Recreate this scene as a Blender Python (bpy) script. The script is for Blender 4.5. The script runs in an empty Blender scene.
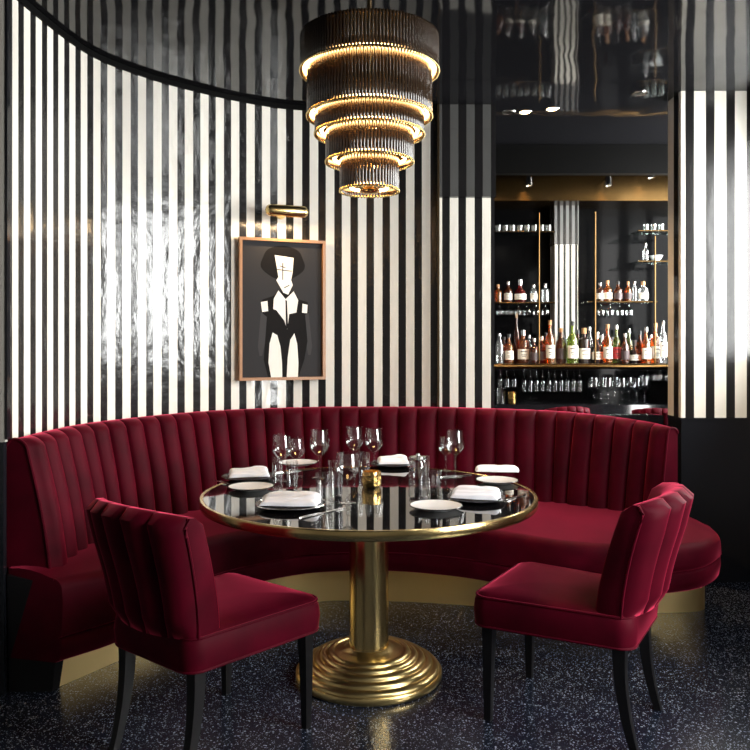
import bpy, math, random
from mathutils import Vector, Matrix
random.seed(7)
PI = math.pi
SC = bpy.context.scene
COL = SC.collection
F, CX, HY, CAMZ = 780.0, 375.0, 345.0, 1.356     # focal length in px, principal column, horizon row, eye height

def at(px, py, z):                                # floor-plan point of a pixel on the level z
    Y = (CAMZ - z) * F / (py - HY)
    return ((px - CX) / F * Y, Y)
def X_at(px, Y): return (px - CX) / F * Y
def Z_at(py, Y): return CAMZ + (HY - py) / F * Y

# ------------------------------------------------------------------ materials
def mat(name, col=(.5, .5, .5), rough=.5, metal=0., **kw):
    m = bpy.data.materials.new(name); m.use_nodes = True
    b = m.node_tree.nodes['Principled BSDF']
    b.inputs['Base Color'].default_value = (*col, 1)
    b.inputs['Roughness'].default_value = rough
    b.inputs['Metallic'].default_value = metal
    for k, v in kw.items():
        b.inputs[k.replace('_', ' ')].default_value = v
    return m
def nodes(m):
    nt = m.node_tree
    return nt, nt.nodes['Principled BSDF'], (lambda t, **k: _new(nt, t, k))
def _new(nt, t, k):
    n = nt.nodes.new(t)
    for a, v in k.items(): setattr(n, a, v)
    return n
def math_node(nt, op, a, b=None):
    n = nt.nodes.new('ShaderNodeMath'); n.operation = op
    for i, v in enumerate((a, b)):
        if v is None: continue
        if isinstance(v, (int, float)): n.inputs[i].default_value = v
        else: nt.links.new(v, n.inputs[i])
    return n.outputs[0]
def noise_bump(m, scale, strength, dist=.002, detail=3, stretch=None):
    nt, b, N = nodes(m)
    tc = N('ShaderNodeTexCoord'); nz = N('ShaderNodeTexNoise'); bp = N('ShaderNodeBump')
    nz.inputs['Scale'].default_value = scale; nz.inputs['Detail'].default_value = detail
    src = tc.outputs['Object']
    if stretch:
        mp = N('ShaderNodeMapping'); mp.inputs['Scale'].default_value = stretch
        nt.links.new(src, mp.inputs['Vector']); src = mp.outputs[0]
    nt.links.new(src, nz.inputs['Vector'])
    nt.links.new(nz.outputs[0], bp.inputs['Height'])
    bp.inputs['Strength'].default_value = strength; bp.inputs['Distance'].default_value = dist
    nt.links.new(bp.outputs[0], b.inputs['Normal'])
    return m

def stripe_mat(name, period, duty, phase=0., rough=.17, bump=.5):
    m = mat(name, (.8, .8, .8), rough, 0, Specular_IOR_Level=.6)
    nt, b, N = nodes(m)
    uv = N('ShaderNodeUVMap'); sx = N('ShaderNodeSeparateXYZ')
    nt.links.new(uv.outputs[0], sx.inputs[0])
    fr = math_node(nt, 'FRACT', math_node(nt, 'ADD', math_node(nt, 'DIVIDE', sx.outputs[0], period), phase))
    mask = math_node(nt, 'LESS_THAN', fr, duty)
    mx = N('ShaderNodeMix', data_type='RGBA')
    nt.links.new(mask, mx.inputs['Factor'])
    mx.inputs['A'].default_value = (.011, .0105, .011, 1); mx.inputs['B'].default_value = (.80, .765, .69, 1)
    nt.links.new(mx.outputs['Result'], b.inputs['Base Color'])
    tc = N('ShaderNodeTexCoord'); mp = N('ShaderNodeMapping'); nz = N('ShaderNodeTexNoise'); bp = N('ShaderNodeBump')
    mp.inputs['Scale'].default_value = (1, 1, .55)
    nt.links.new(tc.outputs['Object'], mp.inputs['Vector']); nt.links.new(mp.outputs[0], nz.inputs['Vector'])
    nz.inputs['Scale'].default_value = 16; nz.inputs['Detail'].default_value = 4
    nt.links.new(nz.outputs[0], bp.inputs['Height'])
    bp.inputs['Strength'].default_value = bump; bp.inputs['Distance'].default_value = .010
    nt.links.new(bp.outputs[0], b.inputs['Normal'])
    return m

M = {}
M['stripe'] = stripe_mat('striped lacquer', .0985, .53, .30)
M['stripe_pier'] = stripe_mat('striped lacquer pier', .117, .575, .365, .17, .1)
M['stripe_refl'] = stripe_mat('striped pier reflection', .047, .55, .15)
M['black_gloss'] = noise_bump(mat('black lacquer', (.008, .008, .010), .08), 3.0, .08, .01)
M['ceiling'] = noise_bump(mat('black lacquer ceiling', (.006, .006, .007), .06, Specular_IOR_Level=.17), 2.2, .22, .02, 2)
M['matte'] = mat('matte black', (.002, .002, .002), .6, 0, Specular_IOR_Level=.06)
M['black_wall'] = mat('black wainscot', (.008, .009, .012), .16)
M['dark_room'] = mat('dark plaster', (.22, .21, .20), .8)
M['beige'] = mat('beige plaster', (.45, .42, .37), .6)
M['dark_glass'] = mat('smoked mirror', (.002, .002, .0022), .08, 0, Specular_IOR_Level=.03)
M['brass'] = noise_bump(mat('brass', (.84, .64, .30), .46, 1.), 9, .10, .003)
M['brass_polished'] = mat('polished brass', (.76, .56, .24), .21, 1.)
M['brass_base'] = mat('satin brass', (.74, .55, .24), .30, 1.)
M['brass_old'] = noise_bump(mat('aged brass', (.085, .050, .018), .26, 1.), 6, .15, .004)
M['velvet'] = mat('crimson velvet', (.20, .006, .016), .6, Sheen_Weight=.85, Sheen_Roughness=.32)
b = M['velvet'].node_tree.nodes['Principled BSDF']
b.inputs['Sheen Tint'].default_value = (1., .075, .165, 1)
b.inputs['Specular IOR Level'].default_value = .06
nt, b, N = nodes(M['velvet'])
tc = N('ShaderNodeTexCoord'); nz = N('ShaderNodeTexNoise'); cr = N('ShaderNodeValToRGB')
nz.inputs['Scale'].default_value = 7; nz.inputs['Detail'].default_value = 3
cr.color_ramp.elements[0].position = .3; cr.color_ramp.elements[0].color = (.037, .0004, .0042, 1)
cr.color_ramp.elements[1].position = .7; cr.color_ramp.elements[1].color = (.070, .0008, .0076, 1)
nt.links.new(tc.outputs['Object'], nz.inputs['Vector']); nt.links.new(nz.outputs[0], cr.inputs[0])
nt.links.new(cr.outputs[0], b.inputs['Base Color'])
M['leg'] = mat('ebonised wood', (.007, .0065, .007), .32, 0, Specular_IOR_Level=.3)
M['table_black'] = mat('black glass', (.006, .006, .007), .03, Specular_IOR_Level=.9)
M['linen'] = noise_bump(mat('white linen', (.80, .82, .88), .85), 60, .25, .002)
M['porcelain'] = mat('white porcelain', (.80, .80, .80), .15)
M['plate_black'] = mat('black stoneware', (.012, .012, .014), .2)
M['steel'] = mat('steel', (.62, .60, .58), .18, 1.)
M['gold'] = noise_bump(mat('hammered gold', (.80, .52, .18), .18, 1.), 70, .7, .004, 1)
M['wood_frame'] = mat('light walnut frame', (.36, .17, .07), .4)
M['art_ground'] = noise_bump(mat('charcoal print', (.030, .029, .031), .7, 0, Specular_IOR_Level=.15), 120, .1)
M['art_black'] = mat('ink black', (.005, .004, .004), .7, 0, Specular_IOR_Level=.15)
M['art_white'] = mat('print cream', (.80, .77, .71), .6)
M['art_grey'] = mat('print grey', (.050, .048, .050), .7, 0, Specular_IOR_Level=.15)
M['label_w'] = mat('cream paper', (.75, .70, .60), .6)
M['label_d'] = mat('dark paper', (.05, .03, .03), .5)
M['label_r'] = mat('red paper', (.45, .03, .03), .5)
M['ink'] = mat('label ink', (.04, .03, .03), .6)
M['cap_gold'] = mat('gold foil', (.7, .45, .15), .3, 1.)
M['cap_black'] = mat('black cap', (.02, .02, .02), .4)
M['cap_cork'] = mat('cork', (.42, .22, .10), .8)
M['cap_silver'] = mat('silver cap', (.7, .7, .7), .25, 1.)

def glass_mat(name, tint=(.985, .99, .99), rough=.02, extra=.055, body=0.):
    m = bpy.data.materials.new(name); m.use_nodes = True
    nt = m.node_tree; nt.nodes.clear()
    o = nt.nodes.new('ShaderNodeOutputMaterial'); mix = nt.nodes.new('ShaderNodeMixShader')
    tr = nt.nodes.new('ShaderNodeBsdfTransparent'); gl = nt.nodes.new('ShaderNodeBsdfGlossy')
    tr.inputs[0].default_value = (*tint, 1); gl.inputs['Roughness'].default_value = rough
    fr = nt.nodes.new('ShaderNodeFresnel'); ge = nt.nodes.new('ShaderNodeNewGeometry')
    nt.links.new(math_node(nt, 'SUBTRACT', 1.5, math_node(nt, 'MULTIPLY', ge.outputs['Backfacing'], 1.5 - 1/1.5)), fr.inputs[0])
    f = math_node(nt, 'ADD', math_node(nt, 'MULTIPLY', fr.outputs[0], .85), extra)
    nt.links.new(f, mix.inputs[0]); nt.links.new(tr.outputs[0], mix.inputs[1]); nt.links.new(gl.outputs[0], mix.inputs[2])
    last = mix.outputs[0]
    if body:                                       # liquid that scatters some light
        df = nt.nodes.new('ShaderNodeBsdfDiffuse'); df.inputs[0].default_value = (*tint, 1)
        m2 = nt.nodes.new('ShaderNodeMixShader'); m2.inputs[0].default_value = body
        nt.links.new(last, m2.inputs[1]); nt.links.new(df.outputs[0], m2.inputs[2]); last = m2.outputs[0]
    nt.links.new(last, o.inputs[0])
    return m
M['glass'] = glass_mat('clear glass')
M['shelf_glass'] = glass_mat('shelf glass', (.8, .88, .86))
M['pane'] = glass_mat('window glass', (.98, .99, .99), .01, 0)
M['b_clear'] = glass_mat('clear bottle glass', (.85, .88, .88), .03, .10, .06)
M['b_amber'] = glass_mat('amber bottle', (.72, .26, .05), .04, .05, .10)
M['b_brown'] = glass_mat('brown bottle', (.30, .09, .03), .04, .05, .10)
M['b_green'] = glass_mat('green bottle', (.42, .52, .13), .04, .05, .10)
M['b_red'] = glass_mat('red bottle', (.40, .03, .03), .04, .05, .10)
M['b_dark'] = mat('dark bottle', (.02, .014, .012), .06)
M['rod'] = mat('smoked bronze glass', (.026, .015, .008), .09, 0., Specular_IOR_Level=1.0)
M['bronze'] = mat('dark bronze', (.16, .11, .06), .3, 1.)

def emit_mat(name, col, s):
    m = bpy.data.materials.new(name); m.use_nodes = True
    b = m.node_tree.nodes['Principled BSDF']
    b.inputs['Base Color'].default_value = (*col, 1)
    b.inputs['Emission Color'].default_value = (*col, 1); b.inputs['Emission Strength'].default_value = s
    return m
M['led'] = emit_mat('warm lamp', (1., .54, .19), 46)
M['bulb'] = emit_mat('warm spot lens', (1., .62, .28), 40)
M['candle'] = emit_mat('candle wax', (1., .5, .18), 1.5)

m = mat('dark terrazzo', (.02, .024, .035), .22); M['floor'] = m
nt, b, N = nodes(m)
tc = N('ShaderNodeTexCoord')
def fleck(scale, thr, pick):
    v = N('ShaderNodeTexVoronoi'); v.inputs['Scale'].default_value = scale; v.inputs['Randomness'].default_value = 1
    nt.links.new(tc.outputs['Object'], v.inputs['Vector'])
    sp = N('ShaderNodeSeparateColor'); nt.links.new(v.outputs['Color'], sp.inputs[0])
    size = math_node(nt, 'MULTIPLY', sp.outputs[1], thr)
    return math_node(nt, 'MULTIPLY', math_node(nt, 'LESS_THAN', v.outputs['Distance'], size), math_node(nt, 'LESS_THAN', sp.outputs[0], pick))
fk = math_node(nt, 'MAXIMUM', fleck(92, .38, .55), fleck(185, .45, .55))
mx = N('ShaderNodeMix', data_type='RGBA'); nt.links.new(fk, mx.inputs['Factor'])
mx.inputs['A'].default_value = (.0095, .013, .024, 1); mx.inputs['B'].default_value = (.26, .285, .34, 1)
nt.links.new(mx.outputs['Result'], b.inputs['Base Color'])

# ------------------------------------------------------------------ mesh builder
class MB:
    def __init__(s): s.v, s.f, s.mi, s.uv = [], [], [], {}
    def add(s, vs, fs, mi=0):
        o = len(s.v); s.v += [tuple(p) for p in vs]
        for f in fs: s.f.append([i + o for i in f]); s.mi.append(mi)
        return o
    def box(s, x0, x1, y0, y1, z0, z1, mi=0):
        s.add([(x0,y0,z0),(x1,y0,z0),(x1,y1,z0),(x0,y1,z0),(x0,y0,z1),(x1,y0,z1),(x1,y1,z1),(x0,y1,z1)],
              [(0,3,2,1),(4,5,6,7),(0,1,5,4),(1,2,6,5),(2,3,7,6),(3,0,4,7)], mi)
        return s
    def loft(s, rings, closed=True, cap0=True, cap1=True, mi=0):     # rings of equal length
        n = len(rings[0]); vs = [p for r in rings for p in r]; fs = []
        for a in range(len(rings) - 1):
            for i in range(n if closed else n - 1):
                j = (i + 1) % n
                fs.append((a*n+i, a*n+j, (a+1)*n+j, (a+1)*n+i))
        if cap0: fs.append(tuple(range(n))[::-1])
        if cap1: fs.append(tuple(range((len(rings)-1)*n, len(rings)*n)))
        s.add(vs, fs, mi); return s
    def lathe(s, prof, seg=24, c=(0, 0, 0), mi=0, cap0=False, cap1=False):
        rings = [[(c[0]+r*math.cos(2*PI*i/seg), c[1]+r*math.sin(2*PI*i/seg), c[2]+z) for i in range(seg)] for r, z in prof]
        return s.loft(rings, True, cap0, cap1, mi)
    def tube(s, path, r, seg=8, mi=0, closed=False):
        path = [Vector(p) for p in path]; n = len(path); rings = []
        ref = Vector((0, 0, 1))
        for i, p in enumerate(path):
            a = path[(i-1) % n] if (closed or i > 0) else p
            b_ = path[(i+1) % n] if (closed or i < n-1) else p
            t = (b_ - a).normalized()
            u = t.cross(ref)
            if u.length < 1e-3: u = t.cross(Vector((0, 1, 0)))
            u.normalize(); w = t.cross(u)
            rr = r[i] if isinstance(r, (list, tuple)) else r
            rings.append([p + rr*(math.cos(2*PI*k/seg)*u + math.sin(2*PI*k/seg)*w) for k in range(seg)])
        if closed: rings.append(rings[0])
        return s.loft(rings, True, not closed, not closed, mi)
    def poly(s, pts, mi=0): s.add(pts, [tuple(range(len(pts)))], mi); return s
    def build(s, name, mats, parent=None, smooth=True, angle=35, uvf=None):
        me = bpy.data.meshes.new(name); me.from_pydata(s.v, [], s.f); me.update()
        for m_ in (mats if isinstance(mats, (list, tuple)) else [mats]): me.materials.append(m_)
        me.polygons.foreach_set('material_index', s.mi)
        me.polygons.foreach_set('use_smooth', [smooth] * len(s.f))
        import bmesh
        bm = bmesh.new(); bm.from_mesh(me)
        bmesh.ops.remove_doubles(bm, verts=bm.verts, dist=1e-6)
        bmesh.ops.recalc_face_normals(bm, faces=bm.faces)
        if smooth:
            for e in bm.edges:
                if len(e.link_faces) == 2 and e.calc_face_angle(0) > math.radians(angle): e.smooth = False
        bm.to_mesh(me); bm.free()
        if uvf:
            ul = me.uv_layers.new(name='UVMap')
            for lp in me.loops: ul.data[lp.index].uv = uvf(me.vertices[lp.vertex_index].co)
        o = bpy.data.objects.new(name, me); COL.objects.link(o)
        if parent: o.parent = parent
        return o
def tag(o, label, cat, group=None, kind=None):
    if label: o['label'] = label
    if cat: o['category'] = cat
    if group: o['group'] = group
    if kind: o['kind'] = kind
    return o
def thing(name, label, cat, loc=(0, 0, 0), rz=0., group=None):
    o = bpy.data.objects.new(name, None); COL.objects.link(o)
    o.location = loc; o.rotation_euler = (0, 0, rz); o.empty_display_size = .1
    return tag(o, label, cat, group)
def struct(o, label=None, cat=None):
    o['kind'] = 'structure'
    return tag(o, label, cat)
def dup(root, loc, rz=0., label=None, group=None, scale=None):
    kids = [c for c in root.children]
    r = root.copy(); COL.objects.link(r); r.location = loc; r.rotation_euler = (0, 0, rz)
    if scale: r.scale = scale
    if label: r['label'] = label
    if group: r['group'] = group
    for ch in kids:
        c = ch.copy(); COL.objects.link(c); c.parent = r
        for g in ch.children:
            d = g.copy(); COL.objects.link(d); d.parent = c
    return r
def catmull(P, n):                                # n samples through the points, even in parameter
    P = [Vector(p) for p in P]; out = []
    for k in range(n):
        t = k / (n - 1) * (len(P) - 1); i = min(int(t), len(P) - 2); u = t - i
        p1, p2 = P[i], P[i+1]
        p0 = P[i-1] if i > 0 else p1*2 - p2
        p3 = P[i+2] if i + 2 < len(P) else p2*2 - p1
        out.append(.5*((2*p1) + (p2-p0)*u + (2*p0-5*p1+4*p2-p3)*u*u + (3*p1-p0-3*p2+p3)*u**3))
    return out
def arclen(pts):
    L = [0.]
    for a, b_ in zip(pts, pts[1:]): L.append(L[-1] + (b_ - a).length)
    return L
def even(pts, n):                                 # resample by arc length
    L = arclen(pts); out = []; j = 0
    for k in range(n):
        d = L[-1] * k / (n - 1)
        while j < len(L) - 2 and L[j+1] < d: j += 1
        u = (d - L[j]) / max(1e-9, L[j+1] - L[j])
        out.append(pts[j].lerp(pts[j+1], min(1, max(0, u))))
    return out
def normals2(pts, flip=1):
    out = []
    for i in range(len(pts)):
        t = (pts[min(i+1, len(pts)-1)] - pts[max(i-1, 0)])
        n_ = Vector((t.y, -t.x)); n_.normalize(); out.append(n_ * flip)
    return out

# ------------------------------------------------------------------ the room
CEIL = 2.81
GY0 = -1.45
XR = 2.27                                          # window wall
mb = MB(); mb.box(-3.1, 3.2, GY0, 6.6, -.1, 0); struct(mb.build('floor', M['floor'], smooth=False))
mb = MB(); mb.box(-3.1, 3.2, GY0, 6.6, CEIL, CEIL + .1); struct(mb.build('ceiling', M['ceiling'], smooth=False))
mb = MB(); mb.box(-3.1, XR + .15, GY0 - .1, GY0, 0, CEIL); struct(mb.build('wall_behind', M['dark_room'], smooth=False))
mb = MB(); mb.box(-3.2, -3.1, GY0, 3.2, 0, CEIL); struct(mb.build('wall_left', M['dark_room'], smooth=False))

def strip_wall(name, pts, z0, z1, m_, thick=.06, flip=1):
    """upright wall along a plan line, inner face on the line, u = length along it"""
    nn = normals2(pts, -flip); L = arclen(pts); rings = []
    lut = {}
    for p, n_, l in zip(pts, nn, L):
        q = p + n_ * thick
        rings.append([(p.x, p.y, z0), (p.x, p.y, z1), (q.x, q.y, z1), (q.x, q.y, z0)])
        for a in (p, q): lut[(round(a.x, 5), round(a.y, 5))] = l
    mb = MB(); mb.loft(rings)
    return mb.build(name, m_, smooth=True, angle=30, uvf=lambda c: (lut.get((round(c.x, 5), round(c.y, 5)), 0), c.z))

W = even(catmull([(-1.475, 3.02), (-1.478, 3.3), (-1.41, 3.83), (-1.23, 4.16), (-.985, 4.42), (-.72, 4.625), (-.457, 4.74), (0, 4.79), (.38, 4.73)], 200), 160)
struct(strip_wall('wall_back', W, 0, 2.782, M['stripe']))
struct(strip_wall('trim_1', [p + n_*.012 for p, n_ in zip(W, normals2(W))], 2.782, CEIL - .001, M['matte'], .07))
# pier beside the bar: stripes below, dark glass above, reflected stripes painted in
PL = [Vector((.385, 4.735)), Vector((.725, 4.735))]
struct(strip_wall('wall_pier', PL, 0, 2.25, M['stripe'], .14))
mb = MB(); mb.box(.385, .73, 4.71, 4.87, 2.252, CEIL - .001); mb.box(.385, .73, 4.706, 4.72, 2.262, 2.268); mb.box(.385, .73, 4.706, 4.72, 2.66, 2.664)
struct(mb.build('trim_2', stripe_mat('painted reflection panel', .0985, .5, .30, .12), smooth=False, uvf=lambda c: (c.x - .385, c.z)))
for n_ in bpy.data.materials['painted reflection panel'].node_tree.nodes:
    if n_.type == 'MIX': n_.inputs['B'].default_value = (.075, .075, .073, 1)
mb = MB(); mb.box(.377, .389, 4.70, 4.74, .98, CEIL - .002); struct(mb.build('trim_3', M['bronze'], smooth=False))
# dwarf wall under the bar opening
mb = MB(); mb.box(.73, 1.75, 4.73, 4.83, 0, .93); struct(mb.build('wall_bar', M['black_gloss'], smooth=False))
# right pier
mb = MB(); mb.box(1.75, XR + .1, 4.46, 4.66, .94, CEIL - .001)
struct(mb.build('wall_right_pier', M['stripe_pier'], smooth=False, uvf=lambda c: (c.x - 1.75 if c.x > 1.8 else (.025 + (c.y - 4.46)*.55 if c.y > 4.5 else 0), c.z)))
mb = MB(); mb.box(1.75, XR + .1, 4.455, 4.66, 0, .94); mb.box(1.745, XR + .1, 4.448, 4.655, .925, .94)
struct(mb.build('wall_right_wainscot', M['black_wall'], smooth=False))
# wall left of the curved one, seen as a sliver
mb = MB(); mb.box(-3.1, -1.432, 3.02, 3.04, .98, CEIL); struct(mb.build('wall_left_return', M['beige'], smooth=False))
mb = MB(); mb.box(-3.1, -1.436, 3.015, 3.04, 0, .98); struct(mb.build('wall_left_wainscot', M['black_wall'], smooth=False))
mb = MB(); mb.box(-1.432, -1.423, 3.018, 3.042, .99, CEIL - .001); struct(mb.build('trim_4', M['black_gloss'], smooth=False))
# right wall with the daylight window and a second one added for more light
WIN = [('window_1', 3.35, 4.22, 1.25, 2.66), ('window_added', .75, 2.10, .70, 2.50)]
mb = MB(); ye = GY0
for nm, y0, y1, z0, z1 in WIN[::-1]:
    mb.box(XR, XR+.15, ye, y0, 0, CEIL); mb.box(XR, XR+.15, y0, y1, 0, z0); mb.box(XR, XR+.15, y0, y1, z1, CEIL); ye = y1
mb.box(XR, XR+.15, ye, 4.46, 0, CEIL)
struct(mb.build('wall_right', M['dark_room'], smooth=False))
for nm, y0, y1, z0, z1 in WIN:
    mb = MB(); k_ = 2 if y1 - y0 < 1.5 else 3
    for q in range(k_ + 1):
        y = y0 + (y1 - y0 - .04)*q/k_; mb.box(XR+.05, XR+.10, y, y + .04, z0, z1)
    for z in (z0, z1 - .04): mb.box(XR+.05, XR+.10, y0, y1, z, z + .04)
    wo = struct(mb.build(nm, M['leg'], smooth=False))
    mb = MB(); mb.box(XR+.07, XR+.074, y0+.02, y1-.02, z0+.02, z1-.02); mb.build('pane', M['pane'], wo, smooth=False)

# bar room behind the opening
mb = MB(); mb.box(.2, 3.0, 6.42, 6.5, 0, CEIL); struct(mb.build('wall_bar_back', M['dark_glass'], smooth=False))
BX, BY0, BY1, BZ0, BZ1 = 2.55, 4.70, 6.2, 1.25, 2.70
mb = MB(); mb.box(BX, BX+.1, 4.66, BY0, 0, CEIL); mb.box(BX, BX+.1, BY1, 6.42, 0, CEIL); mb.box(BX, BX+.1, BY0, BY1, 0, BZ0); mb.box(BX, BX+.1, BY0, BY1, BZ1, CEIL)
struct(mb.build('wall_bar_right', M['black_wall'], smooth=False))
mb = MB()
for y in (BY0, (BY0+BY1)/2 - .02, BY1 - .04): mb.box(BX+.03, BX+.07, y, y + .04, BZ0, BZ1)
for z in (BZ0, BZ1 - .04): mb.box(BX+.03, BX+.07, BY0, BY1, z, z + .04)
wo = struct(mb.build('bar_window_added', M['leg'], smooth=False))  # unseen window added to throw daylight highlights on the curved wall
mb = MB(); mb.box(BX+.048, BX+.052, BY0+.02, BY1-.02, BZ0+.02, BZ1-.02); mb.build('pane', M['pane'], wo, smooth=False)
mb = MB(); mb.box(.2, .3, 4.87, 6.42, 0, CEIL); struct(mb.build('wall_bar_left', M['black_wall'], smooth=False))
BY = 6.0                                           # front line of the bar shelves
mb = MB(); mb.box(.3, 2.54, 6.05, 6.42, Z_at(199, 6.05), Z_at(172, 6.05)); mb.box(.3, 2.54, 6.035, 6.42, Z_at(201, 6.05), Z_at(198.5, 6.05))
struct(mb.build('trim_5', M['brass_old'], smooth=False))
mb = MB(); mb.box(.3, 2.54, 5.65, 5.72, 2.60, CEIL - .001); struct(mb.build('trim_reflection_stop', M['matte'], smooth=False))  # beam added to block the brass header's reflection in the ceiling
# pier's mirror reflection built as a striped block, upper stripes painted dim
cx0, cx1, cy = X_at(555, 6.25), X_at(578, 6.25), 6.25
mb = MB(); mb.box(cx0, cx1, cy, 6.42, 1.19, 2.16)
struct(mb.build('wall_bar_reflection', M['stripe_refl'], smooth=False, uvf=lambda c: (c.x - cx0 + (c.y - cy), c.z)))
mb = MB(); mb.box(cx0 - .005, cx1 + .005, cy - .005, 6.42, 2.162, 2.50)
struct(mb.build('trim_6', stripe_mat('dim reflected stripes', .047, .5, .15), smooth=False, uvf=lambda c: (c.x - cx0, c.z)))
M['smoked'] = bpy.data.materials['dim reflected stripes']  # upper part of the reflection, its stripe colour painted dim
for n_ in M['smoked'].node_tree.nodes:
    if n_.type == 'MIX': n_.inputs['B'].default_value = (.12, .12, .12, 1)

# ------------------------------------------------------------------ banquette
bench = thing('banquette', 'long curved crimson velvet banquette with channelled back and brass plinth', 'sofa', (0, 3.9, 0))
bench_off = Vector((0, 3.9, 0))
def place(o): o.parent = bench; o.matrix_parent_inverse = Matrix.Translation(-bench_off); return o
Tc = [(-1.405, 3.07, .986), (-1.395, 3.4, .986), (-1.31, 3.77, .986), (-.95, 4.33, .986), (-.444, 4.605, .986), (0, 4.65, .986),
      (.44, 4.615, .986), (1.0, 4.47, .978), (1.23, 4.31, .968), (1.385, 4.17, .955), (1.465, 4.04, .945), (1.495, 3.95, .936)]
NCH, SUB = 36, 14
T = even(catmull(Tc, 400), NCH * SUB + 1)
T2 = [Vector((p.x, p.y)) for p in T]
NIN = normals2(T2, 1)                              # towards the middle of the curve
for i, n_ in enumerate(NIN):
    if n_.dot(Vector((0, 3.3)) - T2[i]) < 0: NIN[i] = -n_
mb = MB(); rings = []
for i, p in enumerate(T):
    fr = (i % SUB) / SUB
    bul = math.sin(PI * fr) ** .45 if 0 < fr < 1 else 0.
    edge = min(1, min(i, NCH*SUB - i) / 4)
    n_ = NIN[i]; zt = p.z
    tp = 1 - .55*max(0, (i - (NCH*SUB - 60))/60)**1.5          # thins out towards the far end
    prof = []                                      # (offset inward, z, bulge share)
    for k in range(10):                            # front, bottom to top; leaning back
        u = k / 9; z = .40 + (zt - .055 - .40) * u
        prof.append((.135 - .095*u + .012*math.sin(PI*u), z, 1.))
    for k in range(1, 8):                          # rolled top
        a = PI/2 * k / 7
        prof.append((.04 - .055*(1 - math.cos(a)), zt - .055 + .055*math.sin(a), 1 - .75*k/7))
    for k in range(1, 4):
        a = PI/2 * k / 3
        prof.append((-.015 - .03*math.sin(a), zt - .03*(1 - math.cos(a)), .1))
    prof += [(-.045, .40, 0.)]
    rings.append([(p.x + n_.x*(o*(tp if o > 0 else 1) + .040*bul*s_*edge), p.y + n_.y*(o*(tp if o > 0 else 1) + .040*bul*s_*edge), z + .010*bul*(s_ if z > zt - .06 and s_ < 1 else 0)) for o, z, s_ in prof])
mb.loft(rings, True, True, True)
brest = place(mb.build('backrest', M['velvet'], angle=50))
# piping at both ends of the backrest
for r_ in (rings[0], rings[-1]):
    mb = MB(); mb.tube([Vector(q) for q in r_[:-1]], .006, 6); mb.build('piping', M['velvet'], brest)
# seat: rear line under the backrest, front line with flared ends
RC = [(-1.43, 3.045), (-1.42, 3.35), (-1.33, 3.75), (-.97, 4.31), (-.45, 4.58), (0, 4.63), (.44, 4.6), (.98, 4.46), (1.28, 4.27), (1.45, 4.12), (1.52, 4.05), (1.53, 4.03), (1.54, 4.02)]
FC = [(-1.20, 2.99), (-1.02, 3.15), (-.90, 3.40), (-.72, 3.66), (-.40, 3.88), (0, 3.95), (.37, 3.86), (.64, 3.70), (.86, 3.54), (1.15, 3.47), (1.45, 3.51), (1.62, 3.66), (1.68, 3.86)]
n = 140
Rr, Fr = catmull([(*p, 0) for p in RC], n), catmull([(*p, 0) for p in FC], n)
ZF = .455
def ZBt(t): return .135 + .07*min(1, t/.35) + .075*max(0, (t - .6)/.4)
sec = [(0., .40), (0., .485), (.25, .488), (.5, .485), (.75, .475)]
mb = MB(); rings = []; seam = []
for q_, (r_, f_) in enumerate(zip(Rr, Fr)):
    ZB = ZBt(q_/(n - 1)); zs = ZB + .095
    d = (f_ - r_); Ld = d.length; d.normalize()
    pr = [(s_*(Ld - .05), z) for s_, z in sec]
    for k in range(0, 7):                          # rounded nose of the cushion
        a = PI/2 * k / 6
        pr.append((Ld - .05 + .05*math.sin(a), ZF - .04 + .05*math.cos(a)*.9 - (0 if k else -.0)))
    pr += [(Ld + .004, .37), (Ld - .002, zs + .009), (Ld - .016, zs), (Ld - .002, zs - .009), (Ld, zs - .04), (Ld - .012, ZB + .01), (Ld - .03, ZB), (max(.05, Ld - .5), ZB)]
    pr += [(0., ZB)]
    rings.append([tuple(r_ + d*o + Vector((0, 0, z))) for o, z in pr])
    q = r_ + d*(Ld - .038); seam.append((q.x, q.y, ZF - .002))
mb.loft(rings, True, True, True)
seat = place(mb.build('seat', M['velvet'], angle=50))
mb = MB(); mb.tube(seam, .0055, 6); mb.build('piping', M['velvet'], seat)
# plinth in brass
KC = [(-1.262, 3.075), (-1.09, 3.36), (-.86, 3.75), (-.58, 4.0), (-.28, 4.12), (0, 4.13), (.27, 4.10), (.6, 4.03), (.95, 3.97), (1.35, 3.945), (1.60, 3.955), (1.69, 4.0), (1.705, 4.10)]
K = even(catmull([(*p, 0) for p in KC], 200), 120); K2 = [Vector((p.x, p.y)) for p in K]
kn = normals2(K2, 1)
mb = MB(); mb.loft([[(p.x, p.y, .001), (p.x, p.y, zk + .012), (p.x - n_.x*.02, p.y - n_.y*.02, zk + .012), (p.x - n_.x*.02, p.y - n_.y*.02, .001)] for p, n_, zk in
   ((p, (n_ if n_.dot(Vector((0, 3.2)) - p) > 0 else -n_) if i < 90 else n_, ZBt(i/119)) for i, (p, n_) in enumerate(zip(K2, kn)))])
place(mb.build('plinth', M['brass'], angle=40))['label'] = 'brass kick plate'
# black end panel at the near end
mb = MB(); mb.loft([[(-1.43, 3.05, .0), (-1.262, 3.05, .0), (-1.245, 3.04, .14), (-1.225, 3.01, .43), (-1.43, 3.03, .46)],
                    [(-1.43, 3.09, .0), (-1.25, 3.09, .0), (-1.21, 3.06, .20), (-1.20, 3.04, .44), (-1.43, 3.09, .47)]])
place(mb.build('end_panel', M['leg'], angle=30))['label'] = 'black end panel'

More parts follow.
